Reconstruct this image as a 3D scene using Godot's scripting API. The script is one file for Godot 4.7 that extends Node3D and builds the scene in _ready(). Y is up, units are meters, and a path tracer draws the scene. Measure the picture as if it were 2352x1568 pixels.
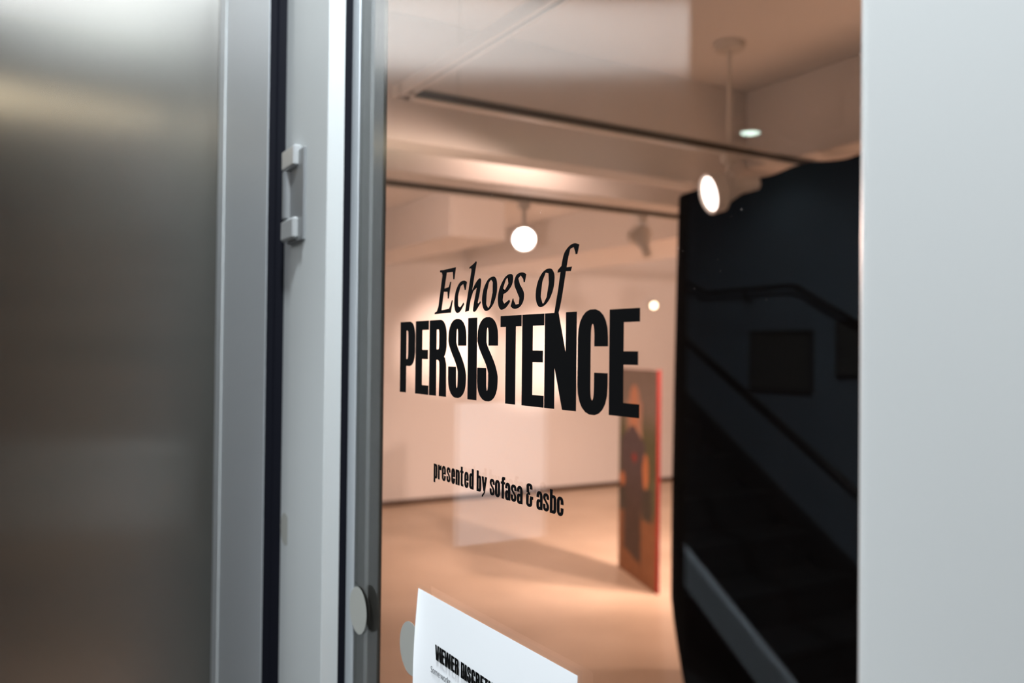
extends Node3D
# A gallery seen through its glass front. The camera stands in the lobby, 35 cm from the glass, and looks along it.
# x runs along the glass (camera at x = 0, the hinge side at x < 0), z = -0.35 is the outer face of the glass, the gallery lies at z < -0.35.

const GZ := -0.35

func _ready():
	# ---- camera
	var cam := Camera3D.new(); cam.name = "camera"; add_child(cam)
	var yaw := 0.540364; var pitch := 0.0123952; var roll := 0.010409
	var f := Vector3(-cos(yaw) * cos(pitch), sin(pitch), -sin(yaw) * cos(pitch))
	var r := f.cross(Vector3.UP).normalized(); var u := r.cross(f)
	var r2 := r * cos(roll) + u * sin(roll); var u2 := u * cos(roll) - r * sin(roll)
	cam.transform = Transform3D(Basis(r2, u2, -f), Vector3(0, 1.55, 0))
	var lens := CameraAttributesPhysical.new()
	lens.frustum_focal_length = 30.3; lens.exposure_aperture = 5.0; lens.frustum_focus_distance = 0.68
	cam.attributes = lens
	cam.fov = rad_to_deg(2.0 * atan(784.0 / 1978.8)); cam.near = 0.02; cam.far = 60.0
	# ---- surroundings and exposure: an interior, no sky light enters
	var we := WorldEnvironment.new(); we.name = "environment"; add_child(we)
	var e := Environment.new(); e.background_mode = Environment.BG_COLOR; e.background_color = Color(0, 0, 0)
	e.tonemap_mode = Environment.TONE_MAPPER_LINEAR; e.tonemap_exposure = 1.0
	e.sdfgi_enabled = true; e.ssao_enabled = true; e.ssil_enabled = true
	we.environment = e
	make_materials()
	# ---- large lights of the lobby: two luminous ceiling panels
	ceiling_panel("ceiling_light", Vector3(-0.16, 2.745, 0.98), Vector2(0.74, 1.8), Color(0.95, 0.97, 1.0), 1.0, 1.9, "long cool white light panel in the lobby ceiling, mirrored in the glass", -30.0)
	downlight(Vector3(-0.40, 2.75, -0.09), 3.7, 75.0, "added fill downlight in the lobby ceiling just above the white door jamb")  # fill light added to brighten the white jamb from above
	downlight(Vector3(-0.75, 2.75, 1.35), 4.4, 15.0, "added unseen downlight in the lobby ceiling turned to the glass door", Vector3(-0.68, 1.22, -0.35))  # added lamp out of view, brightens the paper notice
	ceiling_panel("ceiling_light", Vector3(1.75, 2.745, 0.9), Vector2(0.5, 1.6), Color(1.0, 0.93, 0.80), 0.5, 0.75, "warm dim light panel in the lobby ceiling behind the viewer")
	build_shell()
	build_front()
	build_lettering()
	build_notices()
	build_gallery()
	build_lobby()

# ------------------------------------------------------------------ materials
var M := {}

func mat(c: Color, rough := 0.6, metal := 0.0) -> StandardMaterial3D:
	var m := StandardMaterial3D.new(); m.albedo_color = c; m.roughness = rough; m.metallic = metal
	return m

func noise_tex(freq: float, ramp: Array, seed_n: int, size := 512, normal := false) -> NoiseTexture2D:
	var n := FastNoiseLite.new(); n.seed = seed_n; n.frequency = freq; n.fractal_octaves = 4
	var t := NoiseTexture2D.new(); t.width = size; t.height = size; t.seamless = true; t.noise = n
	if normal:
		t.as_normal_map = true; t.bump_strength = 2.0
	elif ramp.size():
		var g := Gradient.new(); g.set_color(0, ramp[0]); g.set_color(1, ramp[1]); t.color_ramp = g
	return t

func make_materials():
	M.paint = mat(Color(0.93, 0.93, 0.93), 0.85)
	M.ceil = mat(Color(0.95, 0.94, 0.93), 0.9)
	M.beam = mat(Color(0.92, 0.91, 0.90), 0.75)
	M.floor = mat(Color(1, 1, 1), 0.38)
	M.floor.albedo_texture = noise_tex(0.006, [Color(0.79, 0.71, 0.62), Color(0.87, 0.795, 0.71)], 5)
	M.floor.uv1_triplanar = true; M.floor.uv1_world_triplanar = true; M.floor.uv1_scale = Vector3(0.35, 0.35, 0.35)
	M.lobby_floor = mat(Color(0.28, 0.28, 0.28), 0.6)
	M.lobby_wall = mat(Color(0.47, 0.52, 0.57), 0.8)
	M.lobby_ceil = mat(Color(0.30, 0.30, 0.30), 0.85)
	M.lobby_dark = mat(Color(0.34, 0.31, 0.28), 0.7)
	M.alu = mat(Color(0.76, 0.775, 0.78), 0.5, 0.25)
	M.alu_jamb = mat(Color(0.74, 0.76, 0.78), 0.42, 0.5)
	M.alu_dark = mat(Color(0.205, 0.20, 0.185), 0.5, 0.1)
	M.white_panel = mat(Color(0.815, 0.825, 0.825), 0.4)
	M.rubber = mat(Color(0.055, 0.06, 0.09), 0.7); M.rubber.metallic_specular = 0.2
	M.hinge = mat(Color(0.56, 0.57, 0.58), 0.38, 0.5)
	M.hinge_bright = mat(Color(0.84, 0.85, 0.86), 0.28, 0.6)
	M.black = mat(Color(0.045, 0.045, 0.05), 0.6)
	M.vinyl = mat(Color(0.04, 0.04, 0.045), 0.8); M.vinyl.metallic_specular = 0.15
	M.paper = mat(Color(0.93, 0.94, 0.955), 0.8)
	M.dust = mat(Color(1, 1, 1), 0.9); M.dust.backlight_enabled = true; M.dust.backlight = Color(1, 1, 1)
	M.dot = mat(Color(0.60, 0.60, 0.58), 0.7)
	M.velvet = mat(Color(0.06, 0.065, 0.075), 1.0)
	M.velvet.metallic_specular = 0.1
	M.base = mat(Color(0.33, 0.25, 0.20), 0.7)
	M.track = mat(Color(0.86, 0.85, 0.83), 0.45)
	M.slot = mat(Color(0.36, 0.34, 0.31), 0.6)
	M.stair_white = mat(Color(0.86, 0.90, 0.94), 0.5)
	M.stair_dark = mat(Color(0.16, 0.17, 0.18), 0.55)
	M.rail_black = mat(Color(0.05, 0.05, 0.055), 0.35)
	M.red = mat(Color(0.50, 0.04, 0.03), 0.7)
	# brushed steel: the grain runs upright, so reflections smear sideways
	M.steel = mat(Color(0.73, 0.72, 0.695), 0.21, 1.0)
	M.steel.anisotropy_enabled = true; M.steel.anisotropy = 1.0
	M.glass = mat(Color(0.96, 0.98, 0.97, 0.0), 0.0)
	M.glass.transparency = BaseMaterial3D.TRANSPARENCY_ALPHA
	M.film = mat(Color(1, 1, 1, 0.01), 0.02)
	M.film.transparency = BaseMaterial3D.TRANSPARENCY_ALPHA
	M.film.metallic_specular = 0.12

func glow(c: Color, k: float) -> StandardMaterial3D:
	var m := mat(Color(0.9, 0.9, 0.9), 0.5); m.emission_enabled = true; m.emission = c; m.emission_energy_multiplier = k
	return m

# ------------------------------------------------------------------ helpers
func st() -> SurfaceTool:
	var s := SurfaceTool.new(); s.begin(Mesh.PRIMITIVE_TRIANGLES); s.set_smooth_group(-1)
	return s

func tri(s: SurfaceTool, a: Vector3, b: Vector3, c: Vector3, n: Vector3):
	if (b - a).cross(c - a).dot(n) > 0.0:
		var t := b; b = c; c = t
	for p in [a, b, c]:
		s.set_normal(n); s.add_vertex(p)

func quad(s: SurfaceTool, a: Vector3, b: Vector3, c: Vector3, d: Vector3, out: Vector3):
	var n := (c - a).cross(d - b)
	if n.length() < 1e-12: return
	n = n.normalized()
	if n.dot(out) < 0: n = -n
	tri(s, a, b, c, n); tri(s, a, c, d, n)

# box from corner a to corner b with chamfered edges
func box(s: SurfaceTool, a: Vector3, b: Vector3, ch := 0.002):
	var lo := a.min(b); var hi := a.max(b); var mid := (lo + hi) / 2; var h := (hi - lo) / 2
	ch = minf(ch, minf(h.x, minf(h.y, h.z)) * 0.45)
	for ax in 3:
		var u := (ax + 1) % 3; var v := (ax + 2) % 3
		for sg in [-1.0, 1.0]:
			var q := []
			for k in [[-1, -1], [1, -1], [1, 1], [-1, 1]]:
				var p := Vector3.ZERO; p[ax] = sg * h[ax]; p[u] = k[0] * (h[u] - ch); p[v] = k[1] * (h[v] - ch); q.append(mid + p)
			var n := Vector3.ZERO; n[ax] = sg
			quad(s, q[0], q[1], q[2], q[3], n)
	for ax in 3:   # twelve edge chamfers
		var u := (ax + 1) % 3; var v := (ax + 2) % 3
		for su in [-1.0, 1.0]:
			for sv in [-1.0, 1.0]:
				var q := []
				for k in [[-1, 0], [1, 0], [1, 1], [-1, 1]]:
					var p := Vector3.ZERO; p[ax] = k[0] * (h[ax] - ch)
					p[u] = su * (h[u] - (ch if k[1] == 0 else 0.0)); p[v] = sv * (h[v] - (0.0 if k[1] == 0 else ch)); q.append(mid + p)
				var n := Vector3.ZERO; n[u] = su; n[v] = sv
				quad(s, q[0], q[1], q[2], q[3], n)
	for sx in [-1.0, 1.0]:
		for sy in [-1.0, 1.0]:
			for sz in [-1.0, 1.0]:
				var g := Vector3(sx, sy, sz)
				tri(s, mid + g * Vector3(h.x, h.y - ch, h.z - ch), mid + g * Vector3(h.x - ch, h.y, h.z - ch), mid + g * Vector3(h.x - ch, h.y - ch, h.z), g.normalized())

# upright prism over a closed outline of (x, z) points
func prism(s: SurfaceTool, pts: PackedVector2Array, y0: float, y1: float):
	var n := pts.size(); var area := 0.0
	for i in n: area += pts[i].cross(pts[(i + 1) % n])
	for i in n:
		var a := pts[i]; var b := pts[(i + 1) % n]; var d := b - a
		var o := Vector3(d.y, 0, -d.x) * signf(area)
		quad(s, Vector3(a.x, y0, a.y), Vector3(b.x, y0, b.y), Vector3(b.x, y1, b.y), Vector3(a.x, y1, a.y), o)
	var ix := Geometry2D.triangulate_polygon(pts)
	for k in range(0, ix.size(), 3):
		for yy in [[y0, -1.0], [y1, 1.0]]:
			var p := []
			for j in 3: p.append(Vector3(pts[ix[k + j]].x, yy[0], pts[ix[k + j]].y))
			tri(s, p[0], p[1], p[2], Vector3(0, yy[1], 0))

# tube with round cross-section along points
func tube(s: SurfaceTool, pts: Array, rad: float, sides := 12):
	var prev := []
	for i in pts.size():
		var dir: Vector3 = (pts[mini(i + 1, pts.size() - 1)] - pts[maxi(i - 1, 0)]).normalized()
		var a := dir.cross(Vector3.UP if absf(dir.y) < 0.9 else Vector3.RIGHT).normalized(); var b := dir.cross(a)
		var ring := []
		for k in sides:
			var t := TAU * k / sides; ring.append([pts[i] + (a * cos(t) + b * sin(t)) * rad, a * cos(t) + b * sin(t)])
		if i:
			for k in sides:
				smooth4(s, prev[k], prev[(k + 1) % sides], ring[(k + 1) % sides], ring[k])
		if i == 0 or i == pts.size() - 1:
			for k in sides:
				tri(s, pts[i], ring[k][0], ring[(k + 1) % sides][0], -dir if i == 0 else dir)
		prev = ring

# quad of [point, normal] corners
func smooth4(s: SurfaceTool, a, b, c, d):
	for t in [[a, b, c], [a, c, d]]:
		var n: Vector3 = t[0][1] + t[1][1] + t[2][1]
		var q: Array = t
		if (t[1][0] - t[0][0]).cross(t[2][0] - t[0][0]).dot(n) > 0: q = [t[0], t[2], t[1]]
		for p in q:
			s.set_normal(p[1].normalized()); s.add_vertex(p[0])

# turned shape: profile of (radius, height along axis), about an axis from origin o in direction ax
func lathe(s: SurfaceTool, prof: Array, o: Vector3, ax: Vector3, sides := 28):
	ax = ax.normalized()
	var a := ax.cross(Vector3.UP if absf(ax.y) < 0.9 else Vector3.RIGHT).normalized(); var b := ax.cross(a)
	for i in prof.size() - 1:
		var p: Vector2 = prof[i]; var q: Vector2 = prof[i + 1]; var d := q - p
		if d.length() < 1e-7: continue
		for k in sides:
			var t0 := TAU * k / sides; var t1 := TAU * (k + 1) / sides
			var r0 := a * cos(t0) + b * sin(t0); var r1 := a * cos(t1) + b * sin(t1)
			var n0 := (r0 * d.y - ax * d.x).normalized(); var n1 := (r1 * d.y - ax * d.x).normalized()
			smooth4(s, [o + r0 * p.x + ax * p.y, n0], [o + r1 * p.x + ax * p.y, n1], [o + r1 * q.x + ax * q.y, n1], [o + r0 * q.x + ax * q.y, n0])

var used := {}
func numbered(n: String) -> String:
	if not used.has(n):
		used[n] = 0
		return n
	used[n] += 1
	return "%s_%03d" % [n, used[n]]

func obj(called: String, s, m: Material, parent: Node = null) -> MeshInstance3D:
	var o := MeshInstance3D.new(); o.name = numbered(called) if parent == null else called
	o.mesh = s.commit() if s is SurfaceTool else s
	o.material_override = m
	o.cast_shadow = GeometryInstance3D.SHADOW_CASTING_SETTING_ON
	(self if parent == null else parent).add_child(o, true)
	return o

func struct(called: String, s, m: Material) -> MeshInstance3D:
	var o := obj(called, s, m); o.set_meta("kind", "structure")
	return o

func tag(o: Node, label: String, category: String, group := "") -> Node:
	o.set_meta("label", label); o.set_meta("category", category)
	if group: o.set_meta("group", group)
	return o

func thing(called: String, label: String, category: String, at := Vector3.ZERO, group := "") -> Node3D:
	var o := Node3D.new(); o.name = numbered(called); add_child(o); o.position = at
	tag(o, label, category, group)
	return o

func slab(called: String, a: Vector3, b: Vector3, m: Material, ch := 0.002) -> MeshInstance3D:
	var s := st(); box(s, a, b, ch)
	return struct(called, s, m)

func part_box(called: String, a: Vector3, b: Vector3, m: Material, parent: Node, ch := 0.002) -> MeshInstance3D:
	var s := st(); box(s, a, b, ch)
	return obj(called, s, m, parent)

func V(x: float, y: float) -> Vector2: return Vector2(x, y)

# ------------------------------------------------------------------ lamps
func ceiling_panel(called: String, at: Vector3, size: Vector2, c: Color, glow_k: float, power: float, label: String, turn := 0.0):
	var t := thing(called, label, "ceiling light", at, "light panels in the lobby ceiling")
	t.rotation_degrees.y = turn
	var hx := size.x / 2; var hz := size.y / 2; var w := 0.02
	var s := st()
	box(s, Vector3(-hx - w, -0.02, -hz - w), Vector3(-hx, 0.005, hz + w)); box(s, Vector3(hx, -0.02, -hz - w), Vector3(hx + w, 0.005, hz + w))
	box(s, Vector3(-hx, -0.02, -hz - w), Vector3(hx, 0.005, -hz)); box(s, Vector3(-hx, -0.02, hz), Vector3(hx, 0.005, hz + w))
	obj("frame", s, mat(Color(0.8, 0.8, 0.8), 0.5), t)
	part_box("diffuser", Vector3(-hx, -0.012, -hz), Vector3(hx, 0.0, hz), glow(c, glow_k), t, 0.001)
	var l := AreaLight3D.new(); l.name = "panel_light"; t.add_child(l)
	l.area_size = size; l.light_color = c; l.light_energy = power; l.area_range = 20.0; l.area_attenuation = 2.0; l.shadow_enabled = true
	l.position = Vector3(0, -0.018, 0); l.rotation_degrees = Vector3(-90, 0, 0)

func downlight(at: Vector3, power: float, cone: float, label: String, aim := Vector3.ZERO):
	var t := thing("downlight", label, "ceiling light", at, "round downlights in the lobby ceiling")
	var s := st(); lathe(s, [V(0.05, -0.006), V(0.062, -0.004), V(0.064, 0.0), V(0.05, 0.0), V(0.05, -0.006)], Vector3.ZERO, Vector3.UP)
	obj("ring", s, M.stair_white, t)
	s = st(); lathe(s, [V(0, -0.004), V(0.05, -0.004)], Vector3.ZERO, Vector3.UP)
	obj("lens", s, glow(Color(0.88, 1.0, 0.94), 16.0), t)
	var l := SpotLight3D.new(); l.name = "lamp"; t.add_child(l); l.light_color = Color(0.95, 0.985, 1.0); l.light_energy = power; l.spot_angle = cone; l.spot_angle_attenuation = 0.5; l.light_size = 0.05; l.shadow_enabled = true; l.spot_range = 8.0; l.spot_attenuation = 2.0
	l.position = Vector3(0, -0.02, 0); l.rotation_degrees = Vector3(-90, 0, 0)
	if aim != Vector3.ZERO:
		l.spot_angle_attenuation = 1.0; l.look_at_from_position(at + Vector3(0, -0.02, 0), aim, Vector3.RIGHT)

# a track head: hangs by a stem from the rail, turned towards aim
func track_head(rail_y: float, at: Vector3, aim: Vector3, label: String, lit: float, power: float, cone := 24.0, soft := 0.6, tint := Color(1.0, 0.80, 0.66), k := 1.0):
	var t := thing("track_spotlight", label, "spotlight", at, "track spotlights on the gallery rails")
	var d := aim.normalized()
	var side := d.cross(Vector3.UP).normalized()
	var s := st()
	var up := rail_y - at.y
	box(s, Vector3(-0.018, up - 0.035, -0.03), Vector3(0.018, up, 0.03), 0.003)
	obj("adapter", s, M.track, t)
	s = st(); tube(s, [Vector3(0, up - 0.03, 0), Vector3(0, 0.062 * k, 0)], 0.011)
	obj("stem", s, M.track, t)
	# fork of the yoke
	s = st()
	for q in [-1.0, 1.0]:
		tube(s, [Vector3(0, 0.064 * k, 0), side * q * 0.052 * k + Vector3(0, 0.05 * k, 0), side * q * 0.054 * k], 0.007, 8)
	obj("yoke", s, M.track, t)
	s = st()
	var pr := [V(0, -0.125), V(0.024, -0.125), V(0.029, -0.12), V(0.029, -0.055), V(0.036, -0.03), V(0.05, 0.008), V(0.060, 0.028), V(0.074, 0.034), V(0.078, 0.038), V(0.078, 0.046), V(0.070, 0.049), V(0.070, 0.057), V(0.078, 0.060), V(0.079, 0.083), V(0.073, 0.088), V(0.064, 0.080)]
	var pk := []
	for p in pr: pk.append(p * k)
	lathe(s, pk, Vector3.ZERO, d)
	obj("housing", s, M.track, t)
	s = st(); lathe(s, [V(0.0655 * k, 0.076 * k), V(0.045 * k, 0.083 * k), V(0.0, 0.086 * k)], Vector3.ZERO, d)
	obj("lens", s, glow(tint.lerp(Color.WHITE, 0.5), lit), t)
	var l := SpotLight3D.new(); l.name = "lamp"; t.add_child(l)
	l.light_color = tint; l.light_energy = power; l.spot_angle = cone; l.spot_angle_attenuation = soft; l.spot_range = 14.0; l.spot_attenuation = 2.0
	l.light_size = 0.05; l.shadow_enabled = true
	l.look_at_from_position(at + d * 0.1 * k, at + d * 2.0, Vector3.UP if absf(d.y) < 0.95 else Vector3.RIGHT)

# ------------------------------------------------------------------ the shell of both rooms
func build_shell():
	slab("floor", Vector3(-8.2, -0.15, -8.7), Vector3(2.7, 0.0, GZ), M.floor)
	slab("floor", Vector3(-6.5, -0.15, GZ), Vector3(4.2, 0.0, 3.3), M.lobby_floor)
	slab("ceiling", Vector3(-8.2, 2.75, -8.7), Vector3(2.7, 2.95, GZ), M.ceil)
	slab("ceiling", Vector3(-6.5, 2.75, GZ), Vector3(4.2, 2.95, 3.3), M.lobby_ceil)
	slab("wall_left", Vector3(-8.2, 0, -8.7), Vector3(-8.03, 2.75, GZ), M.paint)
	slab("wall_back", Vector3(-8.03, 0, -8.7), Vector3(2.7, 2.75, -8.5), M.paint)
	slab("wall_right", Vector3(2.5, 0, -8.5), Vector3(2.7, 2.75, -0.41), M.paint)
	slab("wall_front", Vector3(-8.03, 0, -0.42), Vector3(-1.47, 2.75, -0.32), M.paint)
	slab("wall_front", Vector3(-1.47, 2.33, -0.42), Vector3(2.7, 2.75, -0.315), M.paint)
	slab("wall_lobby_back", Vector3(-6.5, 0, 3.1), Vector3(-1.3, 2.75, 3.3), M.lobby_wall)
	slab("wall_lobby_back", Vector3(-1.3, 0, 3.1), Vector3(4.2, 2.75, 3.3), M.lobby_dark)
	slab("wall_lobby_left", Vector3(-6.5, 0, -0.32), Vector3(-6.35, 2.75, 3.1), M.lobby_wall)
	var lr := slab("wall_lobby_right", Vector3(4.0, 0, GZ), Vector3(4.2, 2.75, 3.1), M.lobby_dark)
	var rng := RandomNumberGenerator.new(); rng.seed = 4
	for k in 18:
		var v := rng.randf_range(0.26, 0.56)
		part_box("plank", Vector3(3.975, k * 0.152 + 0.004, GZ + 0.01), Vector3(4.001, (k + 1) * 0.152, 3.09), mat(Color(v, v * 0.88, v * 0.74), 0.7), lr)
	slab("baseboard_left", Vector3(-8.03, 0.0, -8.5), Vector3(-8.018, 0.05, -0.42), M.base)
	slab("baseboard_back", Vector3(-8.0, 0.0, -8.5), Vector3(2.5, 0.05, -8.488), M.base)
	# coffers of the gallery ceiling: deep beams and the dropped soffit along the far wall
	slab("beam", Vector3(-2.98, 2.30, -8.5), Vector3(-2.826, 2.75, -0.42), M.beam, 0.004)
	slab("beam", Vector3(-3.48, 2.30, -8.5), Vector3(-3.33, 2.75, -0.42), M.beam, 0.004)
	slab("beam", Vector3(-2.826, 2.40, -3.08), Vector3(2.5, 2.75, -2.93), M.beam, 0.004)
	slab("beam", Vector3(-8.03, 2.40, -3.32), Vector3(-5.65, 2.75, -2.85), M.beam, 0.004)
	slab("beam", Vector3(-8.03, 2.40, -5.15), Vector3(-3.481, 2.75, -4.25), M.beam, 0.004)

# ------------------------------------------------------------------ the glass front: frame, door leaf, steel return, white jamb
func build_front():
	var y0 := 0.0; var y1 := 2.33
	# steel return wall, perpendicular to the glass, brushed upright. uv runs along z so that the reflections smear sideways
	var t := thing("steel_cladding", "brushed stainless steel wall panel standing out beside the glass door", "wall panel", Vector3(-1.45, 0, 0))
	var s := st()
	var zc := -0.338; var ze := 0.62
	var c := [[Vector3(0, y0, zc), V(0, 0)], [Vector3(0, y0, ze), V(1, 0)], [Vector3(0, 2.745, ze), V(1, 2.6)], [Vector3(0, 2.745, zc), V(0, 2.6)]]
	for k in [[0, 1, 2], [0, 2, 3]]:
		var q := [c[k[0]], c[k[1]], c[k[2]]]
		if (q[1][0] - q[0][0]).cross(q[2][0] - q[0][0]).dot(Vector3.RIGHT) > 0: q = [q[0], q[2], q[1]]
		for p in q:
			s.set_normal(Vector3.RIGHT); s.set_uv(p[1]); s.add_vertex(p[0])
	s.generate_tangents()
	obj("steel_face", s, M.steel, t)
	part_box("core", Vector3(-0.12, y0, zc + 0.02), Vector3(-0.001, 2.745, ze), M.alu_dark, t, 0.0005)
	# fixed jamb between the steel and the hinge line
	t = thing("door_jamb", "grey aluminium jamb strip between the steel panel and black gasket", "door frame")
	s = st()
	prism(s, PackedVector2Array([V(-1.4495, -0.34), V(-1.4495, -0.3095), V(-1.447, -0.3068), V(-1.1487, -0.3068), V(-1.1467, -0.309), V(-1.1467, -0.34)]), y0, y1)
	obj("jamb_profile", s, M.alu_jamb, t)
	# its edge bead next to the steel
	s = st(); tube(s, [Vector3(-1.4, y0, -0.3064), Vector3(-1.4, y1, -0.3064)], 0.0016, 8)
	obj("bead", s, M.alu, t)
	# black weather strip: two rounded ribs
	t = thing("door_gasket", "thick black rubber gasket strip between jamb and hinged stile", "gasket")
	s = st()
	prism(s, PackedVector2Array([V(-1.1467, -0.345), V(-1.1467, -0.3082), V(-1.1455, -0.3074), V(-1.1442, -0.309), V(-1.1432, -0.3155), V(-1.1420, -0.3165), V(-1.1400, -0.318), V(-1.1390, -0.322), V(-1.1376, -0.3275), V(-1.1376, -0.345)]), y0, y1)
	obj("rib", s, M.rubber, t)
	# hinged leaf: stile profile, glazing bead, inner stile, glass, top and bottom rails
	var door := Node3D.new(); door.name = "door_1"; add_child(door); door.set_meta("kind", "structure")
	s = st()
	prism(s, PackedVector2Array([V(-1.137, -0.36), V(-1.137, -0.3278), V(-1.0968, -0.3278), V(-1.0955, -0.3248), V(-1.0415, -0.3248), V(-1.0399, -0.3218), V(-0.9516, -0.3218), V(-0.9504, -0.3226), V(-0.9484, -0.3407), V(-0.9484, -0.36)]), y0 + 0.008, y1 - 0.01)
	obj("stile", s, M.alu, door)
	s = st(); prism(s, PackedVector2Array([V(-0.9483, -0.3499), V(-0.9483, -0.3409), V(-0.9474, -0.3412), V(-0.9458, -0.3478), V(-0.9454, -0.3499)]), y0 + 0.1, y1 - 0.08)
	obj("glazing_gasket", s, M.rubber, door)
	s = st(); prism(s, PackedVector2Array([V(-0.9453, -0.3499), V(-0.9453, -0.3487), V(-0.9445, -0.3484), V(-0.9235, -0.3484), V(-0.9225, -0.3499)]), y0 + 0.1, y1 - 0.08)
	obj("glazing_bead", s, M.alu_jamb, door)
	part_box("inner_stile", Vector3(-1.13, y0 + 0.1, -0.3605), Vector3(-0.8685, y1 - 0.08, -0.3575), M.alu_dark, door, 0.001)
	part_box("rail", Vector3(-0.9482, y0 + 0.008, -0.39), Vector3(-0.252, y0 + 0.1, -0.33), M.alu, door)
	part_box("rail", Vector3(-0.9482, y1 - 0.08, -0.39), Vector3(-0.252, y1 - 0.01, -0.33), M.alu, door)
	part_box("pane", Vector3(-0.9482, y0 + 0.1, -0.356), Vector3(-0.252, y1 - 0.08, -0.35), M.glass, door, 0.0)
	# butt hinge with three knuckles
	t = thing("butt_hinge", "silver butt hinge with three knuckles screwed to the door stile", "hinge")
	s = st(); box(s, Vector3(-1.094, 1.684, -0.3250), Vector3(-1.0285, 1.7985, -0.3186), 0.0012)
	obj("leaf", s, M.hinge, t)
	s = st(); lathe(s, [V(0, 1.7165), V(0.0085, 1.7165), V(0.0092, 1.7173), V(0.0092, 1.7760), V(0.0085, 1.7768), V(0, 1.7768)], Vector3(-1.092, 0, -0.3205), Vector3.UP, 24)
	obj("barrel", s, M.hinge, t)
	for y in [[1.7782, 1.8050], [1.6880, 1.7150]]:
		s = st(); box(s, Vector3(-1.103, y[0], -0.3240), Vector3(-1.050, y[1], -0.3125), 0.0042)
		obj("knuckle", s, M.hinge_bright, t)
	# white jamb at the latch side with a rounded nose
	var pts := PackedVector2Array()
	var rr := 0.009; var ox := -0.2445; var oz := -0.33
	pts.append(V(-0.105, -0.42)); pts.append(V(-0.105, oz))
	for k in 9:
		var a := PI / 2 * k / 8.0
		pts.append(V(ox - sin(a) * rr, oz - rr + cos(a) * rr))
	pts.append(V(ox - rr, -0.42))
	s = st(); prism(s, pts, 0.0, y1)
	struct("trim_1", s, M.white_panel)
	# the next bay of the front, behind the viewer's shoulder
	var w := Node3D.new(); w.name = "window_1"; add_child(w); w.set_meta("kind", "structure")
	part_box("pane", Vector3(-0.104, 0.1, -0.356), Vector3(2.5, y1, -0.35), M.glass, w, 0.0)
	part_box("sill", Vector3(-0.104, 0.0, -0.42), Vector3(2.5, 0.1, -0.32), M.alu, w)

# ------------------------------------------------------------------ lettering
# smooth closed outline from "x y" pairs; a c marks a corner
func outline(txt: String) -> PackedVector2Array:
	var p := []; var corner := []
	for w in txt.split(","):
		var c := w.ends_with("c"); var xy := w.trim_suffix("c").split(" ")
		p.append(V(float(xy[0]), float(xy[1])) * 1e-4); corner.append(c)
	var n := p.size(); var out := PackedVector2Array()
	for i in n:
		var a: Vector2 = p[i]; var b: Vector2 = p[(i + 1) % n]
		out.append(a)
		if corner[i] and corner[(i + 1) % n]: continue
		var ta: Vector2 = (b - p[(i + n - 1) % n]) / 2; var tb: Vector2 = (p[(i + 2) % n] - a) / 2
		if corner[i]: ta = (b - a)
		if corner[(i + 1) % n]: tb = (b - a)
		var lim := (b - a).length(); ta = ta.limit_length(lim * 1.2); tb = tb.limit_length(lim * 1.2)
		for k in range(1, 4):
			out.append(a.cubic_interpolate(b, b - ta * 2.0, a + tb * 2.0, k / 4.0))
	return out

# flat letter of cut film lying on the plane z, front towards +z
func film_face(s: SurfaceTool, pts: PackedVector2Array, z: float, th: float, sides := true):
	var ix := Geometry2D.triangulate_polygon(pts)
	for k in range(0, ix.size(), 3):
		var a := pts[ix[k]]; var b := pts[ix[k + 1]]; var c := pts[ix[k + 2]]
		tri(s, Vector3(a.x, a.y, z + th), Vector3(b.x, b.y, z + th), Vector3(c.x, c.y, z + th), Vector3.BACK)
	if sides: film_edge(s, pts, z, th, 1.0)

func film_edge(s: SurfaceTool, pts: PackedVector2Array, z: float, th: float, sg: float):
	var area := 0.0; var n := pts.size()
	for i in n: area += pts[i].cross(pts[(i + 1) % n])
	for i in n:
		var a := pts[i]; var b := pts[(i + 1) % n]; var d := b - a
		quad(s, Vector3(a.x, a.y, z), Vector3(b.x, b.y, z), Vector3(b.x, b.y, z + th), Vector3(a.x, a.y, z + th), Vector3(d.y, -d.x, 0) * signf(area) * sg)

# ring between an outer outline and the counter inside it
func film_ring(s: SurfaceTool, outer: PackedVector2Array, inner: PackedVector2Array, z: float, th: float):
	# bridge the two loops into one simple outline
	var best := [0, 0, 1e9]
	for i in outer.size():
		for j in inner.size():
			var d := outer[i].distance_to(inner[j])
			if d < best[2]: best = [i, j, d]
	var same := Geometry2D.is_polygon_clockwise(outer) == Geometry2D.is_polygon_clockwise(inner)
	var loop := PackedVector2Array()
	for k in outer.size() + 1: loop.append(outer[(best[0] + k) % outer.size()])
	for k in inner.size() + 1:
		var q: int = best[1] - k if same else best[1] + k
		loop.append(inner[posmod(q, inner.size())])
	# part the doubled bridge by a hair
	var a: Vector2 = outer[best[0]]; var b: Vector2 = inner[best[1]]
	var off := (b - a).normalized().orthogonal() * 2e-7
	var no := outer.size()
	for sg in [1.0, -1.0]:
		var l2 := loop.duplicate()
		l2[0] += off * sg; l2[no] -= off * sg; l2[no + 1] -= off * sg; l2[l2.size() - 1] += off * sg
		var ix := Geometry2D.triangulate_polygon(l2)
		if ix.size() == 0: continue
		for k in range(0, ix.size(), 3):
			tri(s, Vector3(l2[ix[k]].x, l2[ix[k]].y, z + th), Vector3(l2[ix[k + 1]].x, l2[ix[k + 1]].y, z + th), Vector3(l2[ix[k + 2]].x, l2[ix[k + 2]].y, z + th), Vector3.BACK)
		break
	film_edge(s, outer, z, th, 1.0); film_edge(s, inner, z, th, -1.0)

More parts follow.
